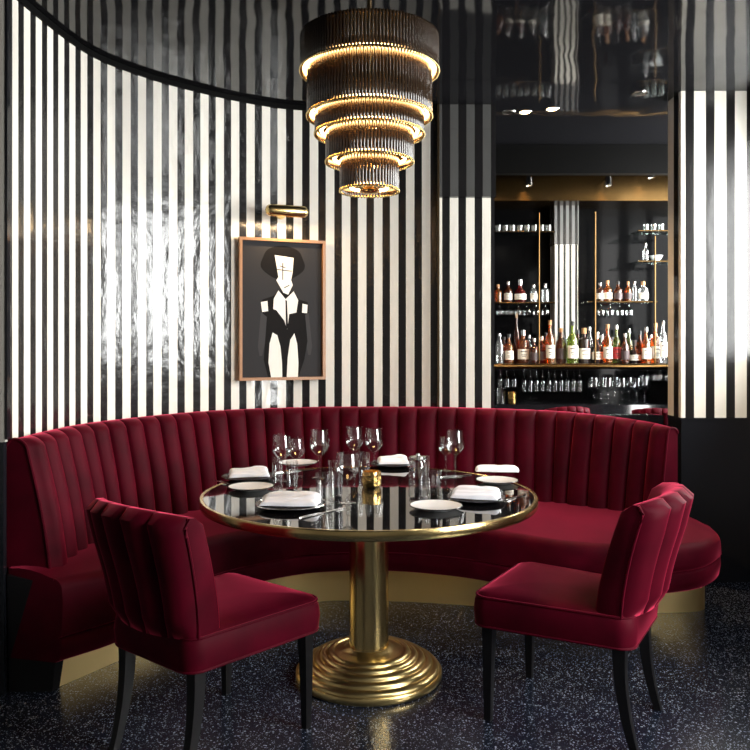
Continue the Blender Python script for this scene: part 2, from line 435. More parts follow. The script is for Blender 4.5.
# ------------------------------------------------------------------ chairs
def rtrap(wf, wr, yf, yr, rad, ins, z, m_=8):      # rounded trapezoid outline, inset
    wf, wr, yf, yr = wf - ins, wr - ins, yf - ins, yr + ins
    rad = max(.012, rad - ins*.6); pts = []
    for (cx, cy, a0) in ((wf - rad, yf - rad, 0), (-wf + rad, yf - rad, 90), (-wr + rad, yr + rad, 180), (wr - rad, yr + rad, 270)):
        for k in range(m_ + 1):
            a = math.radians(a0 + 90*k/m_); pts.append((cx + rad*math.cos(a), cy + rad*math.sin(a), z))
    return pts
def make_chair(name, label, cat, leg_h=.345):
    t = thing(name, label, cat)
    dz = leg_h - .345
    mb = MB(); rings = []
    for ins, z in ((.05, .342), (.012, .342), (.002, .348), (0, .36), (-.004, .40), (0, .435), (.006, .450), (.018, .462), (.04, .470), (.08, .477), (.13, .481), (.19, .483)):
        rings.append(rtrap(.258, .222, .26, -.305, .06, ins, z + dz))
    mb.loft(rings); se = mb.build('seat', M['velvet'], t, angle=60)
    mb = MB(); mb.tube(rtrap(.258, .222, .26, -.305, .06, .006, .452 + dz), .005, 6, closed=True); mb.build('piping', M['velvet'], se)
    mb = MB(); mb.tube(rtrap(.258, .222, .26, -.305, .06, .003, .350 + dz), .005, 6, closed=True); mb.build('piping', M['velvet'], se)
    # curved backrest, channelled outside
    NC, NU = 5, 90; NV = 14; rings = []
    for i in range(NU + 1):
        u = -1 + 2*i/NU
        fr = (i % (NU // NC)) / (NU // NC); bul = math.sin(PI*fr) ** .5 if 0 < fr < 1 else 0
        ed = max(0, 1 - (1 - abs(u)) / .08)        # rounding of the two edges
        sh = math.sqrt(max(0., 1 - ed*ed)) if ed else 1.
        out, inn = [], []
        for k in range(NV + 1):
            v = k / NV; z = .45 + v*(.408 - .022*u*u) + dz
            hw = .212 + .036*v ** 1.3
            x = u*hw
            yc = -.285 + .085*u*u*(.7 + .3*v) - .118*v ** 1.4
            th = (.054 - .010*v) * (.72 + .28*sh)
            top = 1 if v < .93 else math.sqrt(max(0, 1 - ((v - .93)/.07) ** 2 * .92))
            fade = min(1, v / .12)
            out.append((x, yc - th*top - .030*bul*fade*(.55 + .45*min(1, (1 - v)/.3))*top*sh, z + .004*bul*(1 if v > .9 else 0)))
            inn.append((x, yc + th*top, z))
        rings.append(out + inn[::-1])
    mb = MB(); mb.loft(rings); be = mb.build('backrest', M['velvet'], t, angle=60)
    # piping along the two outer edges and the top
    for s_ in (0, NU):
        mb = MB(); mb.tube([Vector(q) + Vector((0, -.002, 0)) for q in rings[s_][:NV + 1]], .005, 6); mb.build('piping', M['velvet'], be)
    def leg(path, sizes):
        mb = MB(); mb.loft([[(p[0]-w/2, p[1]-w/2, p[2]), (p[0]+w/2, p[1]-w/2, p[2]), (p[0]+w/2, p[1]+w/2, p[2]), (p[0]-w/2, p[1]+w/2, p[2])] for p, w in zip(path, sizes)])
        mb.build('leg', M['leg'], t, angle=50)
    for s_ in (-1, 1):
        leg([(s_*.215, .205, 0), (s_*.215, .205, .15*leg_h/.345), (s_*.213, .203, leg_h)], (.024, .031, .040))
        leg([(s_*.185, -.255 - .060*(1 - k/8)**2.0 + .01*(1 - k/8), leg_h*k/8) for k in range(9)], [.025 + .018*k/8 for k in range(9)])
    return t
ch = make_chair('dining_chair', 'crimson velvet dining chair with its channelled back to the camera, beside the brass bench end', 'chair')
ch.location = (-.54, 2.74, 0); ch.rotation_euler = (0, 0, math.radians(-39))
dup(ch, (.697, 2.90, 0), math.radians(59), 'crimson velvet dining chair in side view, lit channelled back, before the rounded bench end')
st = make_chair('bar_stool', 'red upholstered stool back seen behind the banquette, under the hanging flutes', 'stool', .45)
st.location = (X_at(554, 5.45), 5.45, 0); st.rotation_euler = (0, 0, math.radians(8))
st.scale = (.62, .75, .985)
dup(st, (X_at(657, 5.3), 5.3, 0), math.radians(-20), 'red upholstered stool back behind the banquette, next to the wide striped pier')

# ------------------------------------------------------------------ table
TX, TY, TZ = -.025, 3.215, .75
tb = thing('dining_table', 'round black glass table with brass rim on a stepped brass pedestal', 'table', (TX, TY, 0))
R_ = .680
mb = MB(); mb.lathe([(0, TZ - .03), (R_ - .012, TZ - .03), (R_ - .012, TZ - .001), (R_ - .013, TZ), (0, TZ)], 96); mb.build('tabletop', M['table_black'], tb, angle=30)
mb = MB(); mb.lathe([(R_ - .012, TZ - .034), (R_, TZ - .034), (R_ + .003, TZ - .028), (R_ + .003, TZ - .004), (R_, TZ + .0015), (R_ - .010, TZ + .0015), (R_ - .012, TZ - .0005)], 96)
mb.build('rim', M['brass_polished'], tb, angle=30)
mb = MB(); mb.lathe([(0, .09), (.088, .09), (.090, .105), (.083, .115), (.081, .125), (.081, .70), (.0, .70)], 48); mb.build('column', M['brass_polished'], tb, angle=40)
mb = MB(); mb.lathe([(0, .70), (.19, .70), (.20, .706), (.20, .716), (0, .717)], 48); mb.build('top_plate', M['brass'], tb, angle=30)
prof = [(0, 0.001), (.296, .001), (.300, .006), (.300, .024), (.296, .030)]
steps = [(.292, .030), (.262, .050), (.232, .067), (.202, .081), (.172, .093)]
for k, (r, z) in enumerate(steps):
    r2 = r - .030; 
    for j in range(9):
        a = PI * j / 8
        prof.append((r - .015 + .014*math.cos(a), z + (.017 - .002*k)*(j/8) + .010*math.sin(a)))
prof += [(.138, .102), (.11, .108), (.094, .113), (.088, .12), (0, .12)]
mb = MB(); mb.lathe(prof, 72); mb.build('base', M['brass_base'], tb, angle=55)

# ------------------------------------------------------------------ tableware
def lathe_thing(name, prof, m_, label, cat, loc, group=None, seg=28, rz=0):
    mb = MB(); mb.lathe(prof, seg)
    o = mb.build(name, m_, angle=40); o.location = loc; o.rotation_euler = (0, 0, rz)
    return tag(o, label, cat, group)
def wine_prof(h, rb, stem=.45):
    rb *= 1.13
    s_ = h*stem
    ft = min(.034, rb*.84)
    out = [(0, .0012), (ft, .0012), (ft + .0005, .0022), (.012, .005), (.0045, .010), (.0035, .02), (.0035, s_ - .012), (.006, s_)]
    bowl = [(.22, .03), (.55, .14), (.88, .31), (1.0, .43), (.97, .60), (.90, .82), (.84, 1.0)]
    out += [(rb*a, s_ + (h - s_)*b_) for a, b_ in bowl]
    inn = [(rb*a - .0014, s_ + (h - s_)*b_ + (.0016 if b_ < .3 else 0)) for a, b_ in bowl[::-1]]
    return out + inn + [(0.0, s_ + .006)]
def tumbler_prof(h, r0, r1):
    return [(0, .0012), (r0, .0012), (r0 + .001, .004), (r1, h), (r1 - .002, h), (r0 - .0015, .012), (0, .010)]
wines = [(282, 481, 435, .040, 'wine glass of the tall pair behind the small tumblers'),
         (296, 477, 438, .040, 'wine glass overlapping its twin, beside the white far-edge plate'),
         (319.5, 478, 430, .041, 'lone tall wine glass between the glass pair and the table centre'),
         (354.5, 471, 427, .041, 'tall wine glass behind the gold votive, farther of the middle pair'),
         (374, 472, 428.5, .041, 'tall wine glass straight behind the gold votive, in front of striped reflection'),
         (347.5, 503, 453, .043, 'near wine glass standing in front of the gold votive'),
         (455, 477, 430, .041, 'tall wine glass at the empty right side next to a folded napkin'),
         (446, 471, 437, .034, 'smaller wine glass half hidden behind the tall right-hand glass')]
for px, py, pt, rb, lab in wines:
    x, y = at(px, py, TZ); h = (py - pt)/F*y*1.0
    lathe_thing('wine_glass', wine_prof(h, rb), M['glass'], 'clear ' + lab, 'glass', (x, y, TZ), 'wine glasses on the round table')
tumblers = [(277.5, 484, 457, .023, 'slim clear shot tumbler next to the folded napkin at the table edge'),
            (292, 488, 461, .026, 'short clear tumbler in front of the pair of wine glasses'),
            (324, 503, 473, .033, 'clear water tumbler beside the near folded napkin'),
            (336, 498, 461, .030, 'taller clear tumbler between the napkin tumbler and the near wine glass'),
            (364, 478, 452, .026, 'clear tumbler tucked right behind the gold votive'),
            (433, 497, 471, .034, 'clear water tumbler above the near white bread plate'),
            (424, 489, 456, .024, 'narrow tall clear tumbler behind the right water tumbler')]
for px, py, pt, r, lab in tumblers:
    x, y = at(px, py, TZ); h = (py - pt)/F*y
    lathe_thing('tumbler', tumbler_prof(h, r*.86, r), M['glass'], lab, 'glass', (x, y, TZ), 'tumblers on the round table')
# swing-top jar
x, y = at(418, 479, TZ)
j = thing('glass_jar', 'squat clear glass jar with a steel lid near the far napkin', 'jar', (x, y, TZ))
mb = MB(); mb.lathe([(0, .0012), (.040, .0012), (.043, .01), (.043, .075), (.038, .088), (.036, .088), (.041, .074), (.041, .012), (0, .010)], 28); mb.build('body', M['glass'], j)
mb = MB(); mb.lathe([(0, .089), (.040, .089), (.041, .095), (.039, .103), (.01, .106), (.008, .114), (0, .115)], 28); mb.build('lid', M['steel'], j)
# gold votive
x, y = at(371.5, 487, TZ)
v = thing('votive_cup', 'hammered gold votive cup in the middle of the black table', 'candle holder', (x, y, TZ))
mb = MB(); mb.lathe([(0, .0012), (.036, .0012), (.041, .010), (.043, .035), (.040, .068), (.037, .068), (.039, .035), (.036, .014), (0, .012)], 32); mb.build('cup', M['gold'], v)
mb = MB(); mb.lathe([(0, .013), (.034, .013), (.035, .035), (0, .036)], 24); mb.build('candle', M['linen'], v)
# plates
def plate(px, py, dia, m_, rim, label, group):
    x, y = at(px, py, TZ); r = dia/2
    t = thing('plate', label, 'plate', (x, y, TZ), 0, group)
    mb = MB(); mb.lathe([(0, .0012), (r*.6, .0012), (r*.66, .004), (r*.97, .014), (r*.96, .016), (r*.64, .0085), (0, .0075)], 40); mb.build('dish', m_, t, angle=40)
    mb = MB(); mb.tube([(r*.965*math.cos(2*PI*k/48), r*.965*math.sin(2*PI*k/48), .0150) for k in range(48)], .0022, 6, closed=True); mb.build('rim', rim, t)
    return x, y
WP, BP = 'white bread plates', 'black dinner plates'
plate(251, 489.5, .195, M['porcelain'], M['plate_black'], 'white bread plate with dark rim at the table edge by the dining chair back', WP)
plate(298, 465, .205, M['porcelain'], M['plate_black'], 'white bread plate at the far table edge behind the wine glass pair', WP)
plate(497, 483, .19, M['porcelain'], M['plate_black'], 'white bread plate in front of the long flat napkin', WP)
plate(436, 509, .20, M['porcelain'], M['plate_black'], 'white bread plate nearest the camera, right in front of the water tumbler', WP)
sets = [(249, 479, .25, 12, .175, .105, 'by the far edge bread plate, with knife across the rim'),
        (291, 507, .27, -3, .215, .135, 'nearest the camera, beside the water tumbler'),
        (393, 466, .24, 5, .150, .10, 'at the far side behind the gold votive'),
        (497, 477, .0, -6, .205, .085, 'laid long and flat behind a white bread plate'),
        (476, 500.5, .235, -16, .185, .125, 'beside the near right water tumbler')]
def napkin(w, d, h, seed):
    rnd = random.Random(seed); nx, ny = 48, 32; mb = MB(); top, bot = [], []
    ph = rnd.random()*6
    for j_ in range(ny + 1):
        for i in range(nx + 1):
            a, b_ = -1 + 2*i/nx, -1 + 2*j_/ny
            e = (1 - abs(a)**14) ** .5 * (1 - abs(b_)**12) ** .5
            hh = h*(.40 + .05*math.cos(a*1.7 + .4) + .05*math.sin(3.1*a + 2.2*b_ + ph) + .04*math.sin(9*b_ + 2*a + ph))
            st = lambda q: 1/(1 + math.exp(-q*22))
            lay = h*(.24*st(b_ + .45 - .10*a) + .20*st(b_ + .05 + .22*a) + .10*st(a - .45 + .3*b_)) + .05*h*math.sin(14*(b_ - .3*a) + ph)*st(a + .2)
            x = a*w/2*(1 + .03*math.sin(4*b_ + ph)); y = b_*d/2*(1 + .05*math.sin(3*a + ph))
            top.append((x, y, .001 + e*(hh + lay))); bot.append((x, y, .0002))
    n1 = nx + 1; fs = [(j_*n1+i, j_*n1+i+1, (j_+1)*n1+i+1, (j_+1)*n1+i) for j_ in range(ny) for i in range(nx)]
    o = mb.add(top, fs); o2 = mb.add(bot, [f[::-1] for f in fs])
    bd = [i for i in range(n1)] + [j_*n1+nx for j_ in range(1, ny+1)] + [ny*n1+i for i in range(nx-1, -1, -1)] + [j_*n1 for j_ in range(ny-1, 0, -1)]
    for a, b_ in zip(bd, bd[1:] + bd[:1]): mb.f.append([o+a, o2+a, o2+b_, o+b_]); mb.mi.append(0)
    return mb
for k, (px, py, dia, rot, w, d, lab) in enumerate(sets):
    if dia:
        x, y = plate(px, py, dia, M['plate_black'], M['steel'] if k == 1 else M['plate_black'], 'black dinner plate under napkin ' + lab, BP)
        z = TZ + .0165
    else: x, y = at(px, py - 6, TZ); z = TZ + .0015
    o = napkin(w, d, .034 if k != 3 else .024, k).build('napkin', M['linen'], angle=70)
    o.location = (x, y, z); o.rotation_euler = (0, 0, math.radians(rot))
    tag(o, 'white folded linen napkin ' + lab, 'napkin', 'folded linen napkins')
def knife(px0, py0, px1, py1, label, fork=False, dz=0.):
    x0, y0 = at(px0, py0, TZ); x1, y1 = at(px1, py1, TZ)
    L = math.hypot(x1-x0, y1-y0); a = math.atan2(y1-y0, x1-x0)
    t = thing('fork' if fork else 'knife', label, 'cutlery', (x0, y0, TZ + .0015 + dz), a, 'cutlery on the round table')
    mb = MB(); mb.loft([[(q, -w, 0), (q, w, 0), (q, w*.7, th), (q, -w*.7, th)] for q, w, th in ((0, .004, .003), (.01, .006, .005), (L*.30, .005, .005), (L*.45, .0035, .004))]); mb.build('handle', M['steel'], t)
    mb = MB()
    if fork:
        mb.loft([[(q, -w, 0), (q, w, 0), (q, w, .0025), (q, -w, .0025)] for q, w in ((L*.45, .003), (L*.68, .004), (L*.74, .010), (L*.8, .011))])
        for o in (-.009, -.003, .003, .009): mb.box(L*.8, L, o - .0015, o + .0015, 0, .002)
        mb.build('tines', M['steel'], t)
    else:
        mb.loft([[(q, -w, 0), (q, w*.6, 0), (q, w*.6, .002), (q, -w, .002)] for q, w in ((L*.45, .004), (L*.55, .009), (L*.9, .009), (L, .002))]); mb.build('blade', M['steel'], t)
knife(299, 519, 345, 508, 'steel knife lying before the near folded napkin, pointing at the wine glass')
knife(212, 481, 246, 487, 'steel knife at the table edge beside the far bread plate')
knife(268, 475, 300, 470.5, 'steel fork beside the far edge bread plate', True)
knife(506, 503, 498, 493, 'steel fork standing out on the black glass by the near right napkin', True)
knife(507, 500.5, 526, 494, 'steel knife lying near the brass rim right of the bread plates')
knife(440, 478, 472, 474.5, 'steel knife under the foot of the right wine glass')

# ------------------------------------------------------------------ picture and its lamp
A, B_ = Vector((-.795, 4.545)), Vector((-.308, 4.737))
dirp = (B_ - A).normalized(); rzp = math.atan2(dirp.y, dirp.x); Lw = (B_ - A).length
zb, zt = 1.148, 1.985
pic = thing('framed_picture', 'tall framed print of a stylised figure in black on charcoal, hung on the striped wall', 'picture', ((A.x + B_.x)/2, (A.y + B_.y)/2, zb), rzp)
H = zt - zb; hw = Lw/2; fw = .017
mb = MB()
mb.box(-hw, -hw+fw, -.028, .012, 0, H); mb.box(hw-fw, hw, -.028, .012, 0, H)
mb.box(-hw+fw, hw-fw, -.028, .012, 0, fw); mb.box(-hw+fw, hw-fw, -.028, .012, H-fw, H)
mb.build('frame', M['wood_frame'], pic, smooth=False)
mb = MB(); mb.box(-hw+fw, hw-fw, -.004, .010, fw, H-fw)
def U(x, y, d): return (-hw+fw + (x - 145)/(455 - 145)*(2*hw - 2*fw), -.004 - .0005*d, H - fw - (y - 148)/(655 - 148)*(H - 2*fw))
def shape(pts, mi, d): mb.poly([U(x, y, d) for x, y in pts], mi)
hair = [(302 + 84*math.cos(a)*(1 + .05*math.sin(5*a)), 226 + 64*math.sin(a)) for a in [2*PI*k/40 for k in range(40)]]
shape(hair, 1, 1)
shape([(218, 408), (240, 400), (246, 470), (222, 575), (212, 575), (206, 540)], 3, 1)
shape([(378, 405), (402, 412), (416, 540), (410, 572), (400, 572), (385, 480)], 3, 1)
shape([(222, 366), (262, 352), (290, 335), (345, 335), (362, 362), (398, 372), (402, 412), (388, 420), (398, 520), (385, 590), (362, 655), (245, 655), (228, 590), (240, 430), (218, 412)], 1, 2)
shape([(270, 198), (343, 206), (339, 262), (333, 290), (340, 308), (322, 345), (303, 338), (276, 292), (284, 280)], 2, 3)
shape([(284, 330), (312, 362), (343, 332), (361, 365), (354, 412), (326, 418), (318, 476), (306, 442), (276, 404), (264, 400), (266, 362)], 2, 3)
shape([(217, 375), (242, 370), (245, 408), (222, 412)], 2, 3)
shape([(378, 378), (398, 382), (396, 414), (376, 412)], 2, 3)
shape([(262, 488), (280, 498), (292, 540), (298, 600), (299, 655), (256, 655), (246, 600), (250, 530)], 2, 3)
shape([(346, 490), (357, 530), (362, 600), (360, 655), (316, 655), (320, 580), (330, 515)], 2, 3)
shape([(311, 365), (317, 368), (321, 460), (317, 478), (313, 460)], 1, 4)
for l in ([(299, 226), (303, 226), (302, 290), (299, 290)], [(276, 250), (336, 255), (336, 258), (276, 253)], [(306, 318), (326, 308), (327, 311), (307, 321)], [(288, 236), (312, 243), (312, 246), (288, 239)]):
    shape(l, 1, 4)
mb.build('print', [M['art_ground'], M['art_black'], M['art_white'], M['art_grey']], pic, smooth=False)
lc = (X_at(287, 4.52), 4.52); lz = Z_at(211, 4.52)
lamp = thing('picture_lamp', 'rounded brass picture light on the striped wall above the framed print', 'lamp', (lc[0], lc[1], lz), rzp)
hl = .128; rr = .034
prof = [(-hl + rr*(1 - math.cos(a)), rr*math.sin(a)) for a in [PI/2*k/6 for k in range(7)]]
prof += [(-x, r) for x, r in prof[::-1]]
mb = MB(); mb.loft([[(x, max(r, .0005)*math.cos(2*PI*k/24), max(r, .0005)*math.sin(2*PI*k/24)) for k in range(24)] for x, r in prof]); mb.build('shade', M['brass_polished'], lamp, angle=50)
mb = MB(); mb.tube([(0, .03, 0), (0, .10, .01), (0, .135, .0)], .009, 8); mb.build('arm', M['brass'], lamp)
mb = MB(); mb.loft([[(.028*math.cos(2*PI*k/20), yy, .028*math.sin(2*PI*k/20)) for k in range(20)] for yy in (.125, .145)]); mb.build('wall_plate', M['brass'], lamp)

# ------------------------------------------------------------------ chandelier
CHY = 3.2; chx = X_at(369.5, CHY)
cd = thing('chandelier', 'five tier chandelier of smoked glass rods glowing warm above the table', 'chandelier', (chx, CHY, 1.97))
TI = [(.279, 2.618, 2.474, 130), (.251, 2.53, 2.290, 118), (.219, 2.325, 2.216, 100), (.174, 2.275, 2.103, 80), (.116, 2.16, 1.985, 54)]
rods = []
for r, z1, z0, nr in TI:
    for k in range(nr):
        a = 2*PI*(k + .5)/nr; rods.append((math.sin(a) - .15*(.279 - r)/.1 , r, a, z0 - 1.97, z1 - 1.97, PI*r/nr))
rods.sort(key=lambda q: q[0])
# the hundred rods that face the room most, each a part; the rest as one
proto = {}
def rod_mesh(w, h):
    mb = MB(); mb.loft([[(w*s_*math.cos(2*PI*k/8), w*s_*math.sin(2*PI*k/8), z) for k in range(8)] for s_, z in ((.6, 0), (1, .006), (1, h - .006), (.6, h))]); return mb
rest = MB()
front = sorted(rods, key=lambda q: (round(q[0], 2), -q[4]))[:100]
fs_ = set(id(q) for q in front)
for q in rods:
    _, r, a, z0, z1, w = q
    if id(q) in fs_:
        key = (round(r, 3))
        if key not in proto:
            o = rod_mesh(w*.90, z1 - z0).build('glass_rod', M['rod'], cd, angle=60); proto[key] = o
        else:
            o = proto[key].copy(); COL.objects.link(o); o.parent = cd
        o.location = (r*math.cos(a), r*math.sin(a), z0)
    else:
        m2 = rod_mesh(w*.90, z1 - z0); rest.add([(x + r*math.cos(a), y + r*math.sin(a), z + z0) for x, y, z in m2.v], m2.f)
o = rest.build('glass_rods', M['rod'], cd, angle=60); o['kind'] = 'stuff'
def ring(r, z, rad, m_, name, seg=72):
    mb = MB(); mb.tube([(r*math.cos(2*PI*k/seg), r*math.sin(2*PI*k/seg), z - 1.97) for k in range(seg)], rad, 8, closed=True); return mb.build(name, m_, cd)
for i, (r, z1, z0, nr) in enumerate(TI):
    ring(r - .010, z1 - .004, .008, M['bronze'], 'tier_frame')
    mb = MB()                                       # glass beads hung along the lower edge
    for k in range(nr):
        a = 2*PI*k/nr; mb.lathe([(0, -.008), (.005, -.004), (.0062, 0), (.005, .004), (0, .008)], 6, ((r + .004)*math.cos(a), (r + .004)*math.sin(a), z0 - 1.97 + .002))
    mb.build('bead_trim', M['brass_polished'], cd)
for r, z in ((.266, 2.488), (.236, 2.306), (.197, 2.232), (.145, 2.120), (.075, 2.002)):
    ring(r, z, .0055, M['led'], 'light_ring', 60)
mb = MB(); mb.lathe([(0, 2.605), (.265, 2.605), (.268, 2.612), (.10, 2.622), (.012, 2.632), (.010, 2.79), (.06, 2.80), (.065, CEIL - .001), (0, CEIL - .001)], 40, (0, 0, -1.97)); mb.build('canopy', M['bronze'], cd)
for k in range(2):                                   # inner carrying ring plates
    r = (.22, .13)[k]; z = (2.36, 2.20)[k]
    mb = MB(); mb.lathe([(0, 0), (r, 0), (r, .008), (0, .008)], 32, (0, 0, z - 1.97)); mb.build('carrier_plate', M['bronze'], cd)
mb = MB(); mb.lathe([(0, 1.975), (.03, 1.978), (.045, 1.988), (.03, 2.0), (.012, 2.02), (.012, 2.60), (0, 2.60)], 24, (0, 0, -1.97)); mb.build('stem', M['brass_polished'], cd)

# ------------------------------------------------------------------ bar
def shelf(name, px0, px1, py, Y, th, m_, label, depth=.24, lip=None):
    z = Z_at(py, Y); t = thing(name, label, 'shelf', ((X_at(px0, Y) + X_at(px1, Y))/2, Y, z))
    w = (X_at(px1, Y) - X_at(px0, Y))/2
    mb = MB(); mb.box(-w, w, 0, depth, -th, 0); mb.build('board', m_, t, smooth=False)
    if lip:
        mb = MB(); mb.tube([(-w, -.004, -lip*.5), (w, -.004, -lip*.5)], lip*.5, 12); mb.build('edge', M['brass_old'], t)
    return z
ZS = shelf('bar_shelf', 486, 700, 363.5, BY, .035, M['black_gloss'], 'long black bar shelf with brass edge carrying the main bottle row', .30, .042)
mb = MB(); mb.box(.5, 2.5, 5.95, 6.41, .0, .90); tag(mb.build('back_counter', M['black_gloss'], smooth=False), 'black back counter under the brass-edged bottle shelf', 'counter')
ZL = shelf('glass_shelf', 490, 555, 302, BY + .04, .010, M['shelf_glass'], 'glass shelf with decanter on the pier side of the striped mirror reflection', .2, .012)
ZR = shelf('glass_shelf', 588, 657, 301, BY + .04, .010, M['shelf_glass'], 'glass shelf between the brass rods with six short bottles', .2, .012)
ZT = shelf('glass_shelf', 490, 555, 231, BY + .04, .010, M['shelf_glass'], 'topmost glass shelf on the pier side holding a row of tumblers', .2, .010)
ZU = shelf('glass_shelf', 638, 680, 230, BY + .04, .010, M['shelf_glass'], 'topmost glass shelf above the frosted bowl', .2, .010)
ZV = shelf('glass_shelf', 638, 680, 260.5, BY + .04, .010, M['shelf_glass'], 'small glass shelf carrying the frosted bowl', .2, .010)
for px, y0, zb_, lab in ((539, 213, ZS, 'slim brass rod rising through the decanter shelf'), (595, 212, ZS, 'slim brass rod beside the striped mirror reflection'), (655, 236, ZS, 'slim brass rod under the frosted bowl shelf')):
    Y = BY + .02; mb = MB(); mb.tube([(0, 0, 0), (0, 0, Z_at(y0, Y) - zb_)], .008 if px == 595 else .006, 10)
    o = mb.build('brass_rod', M['brass_old']); o.location = (X_at(px, Y), Y, zb_ + .001); tag(o, lab + ' in the bar', 'rod', 'brass rods of the bar')

def bottle(px, zbase, Y, hpx, wpx, m_, capm, label, lab_m=None, shape='std', group='', neck=None):
    h = hpx/F*Y; r = wpx/F*Y/2
    t = thing('bottle', label, 'bottle', (X_at(px, Y), Y, zbase), 0, group)
    if shape == 'std': p = [(0, .001), (r*.95, .001), (r, .006), (r, h*.52), (r*.92, h*.60), (r*.45, h*.70), (r*.33, h*.76), (r*.33, h*.93), (0, h*.93)]
    elif shape == 'round': p = [(0, .001), (r*.8, .001), (r*.98, h*.14), (r, h*.30), (r*.85, h*.48), (r*.4, h*.60), (r*.30, h*.66), (r*.32, h*.82), (0, h*.82)]
    elif shape == 'tall': p = [(0, .001), (r*.95, .001), (r, .006), (r, h*.60), (r*.8, h*.68), (r*.42, h*.80), (r*.36, h*.95), (0, h*.95)]
    else: p = [(0, .001), (r*.96, .001), (r, .006), (r, h*.62), (r*.9, h*.68), (r*.36, h*.74), (r*.36, h*.88), (0, h*.88)]
    mb = MB(); mb.lathe(p, 20); mb.build('body', m_, t, angle=40)
    zc = p[-1][1]; rc = p[-2][0]
    mb = MB(); mb.lathe([(0, zc - .012), (rc*1.18, zc - .012), (rc*1.18, h - .002), (rc*1.05, h), (0, h)], 16); mb.build('cap', capm, t, angle=40)
    if lab_m:
        z0, z1 = (h*.12, h*.42) if shape != 'tall' else (h*.15, h*.5); rl = r*1.012
        if shape == 'round': z0, z1, rl = h*.12, h*.36, r*1.02
        mb = MB(); s_ = 17; a0 = math.radians(200); a1 = math.radians(340)
        pts = lambda rr_, z: [(rr_*math.cos(a0 + (a1-a0)*k/(s_-1)), rr_*math.sin(a0 + (a1-a0)*k/(s_-1)), z) for k in range(s_)]
        mb.loft([pts(rl, z0), pts(rl, z1), pts(rl + .0012, z1), pts(rl + .0012, z0), pts(rl, z0)], False, False, False)
        if lab_m is not M['label_d']:
            for q, (za, zc_) in enumerate(((.72, .80), (.40, .46), (.25, .30))):
                a0, a1 = math.radians(235 + 8*q), math.radians(305 - 8*q)
                mb.loft([pts(rl + .0015, z0 + (z1-z0)*za), pts(rl + .0015, z0 + (z1-z0)*zc_)], False, False, False, mi=1)
        mb.build('label', [lab_m, M['ink']], t, smooth=True)
ORD = ['first', 'second', 'third', 'fourth', 'fifth', 'sixth', 'seventh', 'eighth', 'ninth', 'tenth', 'eleventh', 'twelfth', 'thirteenth', 'fourteenth', 'fifteenth', 'sixteenth', 'seventeenth', 'eighteenth', 'nineteenth', 'twentieth', 'twenty-first']
LW, LD, LR = M['label_w'], M['label_d'], M['label_r']
G, K_, CK, S_ = M['cap_gold'], M['cap_black'], M['cap_cork'], M['cap_silver']
row = [(499.5, 30, 8, 'b_clear', S_, None, 'tall', 'clear tall'), (509, 29, 9, 'b_amber', K_, LW, 'std', 'dark amber cream-labelled'),
       (516.5, 50, 6, 'b_brown', CK, None, 'std', 'tall orange-necked'), (523, 33, 11.5, 'b_amber', S_, LW, 'flat', 'broad amber square-labelled'),
       (534, 25, 9, 'b_brown', S_, LD, 'std', 'short brown'), (541.5, 27, 9, 'b_red', S_, LD, 'flat', 'dark red stubby'),
       (550, 43, 9, 'b_amber', CK, LW, 'std', 'tall amber white-labelled'), (561, 35, 10, 'b_brown', CK, LD, 'std', 'brown cork-topped'),
       (572.5, 42, 11, 'b_green', K_, LW, 'std', 'olive green wine-shaped'), (584, 35, 11.5, 'b_dark', CK, LW, 'flat', 'dark white-labelled'),
       (589.5, 36, 7, 'b_clear', S_, None, 'tall', 'clear slim'), (597, 31, 11.5, 'b_dark', S_, LW, 'round', 'round-shouldered dark'),
       (607.5, 39, 9.5, 'b_amber', CK, LW, 'std', 'amber cork-topped cream-labelled'), (616.5, 38, 7.5, 'b_green', S_, LR, 'std', 'slim green red-labelled'),
       (625, 30, 8, 'b_brown', S_, LD, 'std', 'slim brown'), (634.5, 23, 11, 'b_dark', K_, LW, 'round', 'squat dark'),
       (646, 36, 9.5, 'b_amber', S_, LW, 'std', 'tall-labelled amber'), (655.5, 40, 9.5, 'b_amber', CK, LW, 'std', 'orange-topped amber'),
       (663, 42, 7.5, 'b_clear', S_, LW, 'tall', 'tall clear')]
for k, (px, h, w, m_, c, l, s_, d) in enumerate(row):
    bottle(px, ZS + .001, BY + (.115 if k % 2 else .055) + (.12 if d.startswith(('tall orange', 'clear slim')) else 0), h, w, M[m_], c, f'{d} bottle, {ORD[k]} along the brass-edged shelf counted from the narrow pier', l, s_, 'bottles on the brass-edged shelf')
# second rank of plain bottles behind the gaps
for k, (px, h, m_, d) in enumerate(((504, 26, 'b_brown', 'brown'), (529, 28, 'b_clear', 'clear'), (546, 30, 'b_amber', 'amber'), (566, 28, 'b_clear', 'clear'), (578, 33, 'b_brown', 'brown'), (602, 28, 'b_clear', 'clear'), (612, 26, 'b_brown', 'brown'), (629, 34, 'b_green', 'green'), (640, 32, 'b_brown', 'brown'), (651, 28, 'b_clear', 'clear'))):
    bottle(px, ZS + .001, BY + .20, h, 8, M[m_], S_ if k % 2 else K_, f'{d} bottle in the rear rank, {ORD[k]} from the narrow pier, showing in a gap', None, 'std', 'bottles in the rear rank')
for k, (px, h, w, m_, c, l, s_, d) in enumerate(((498, 18, 8, 'b_amber', CK, None, 'std', 'amber cork-topped'), (508, 21, 8.5, 'b_brown', S_, LW, 'std', 'brown slim'), (520, 23, 12, 'b_red', S_, LW, 'round', 'ruby round decanter-shaped'), (533.5, 18, 7, 'b_clear', S_, LW, 'tall', 'clear straight'), (545, 19, 8, 'b_clear', S_, None, 'flat', 'clear square'))):
    bottle(px, ZL + .001, BY + .12, h, w, M[m_], c, f'{d} bottle, {ORD[k]} along the glass shelf beside the narrow pier', l, s_, 'bottles on the pier-side glass shelf')
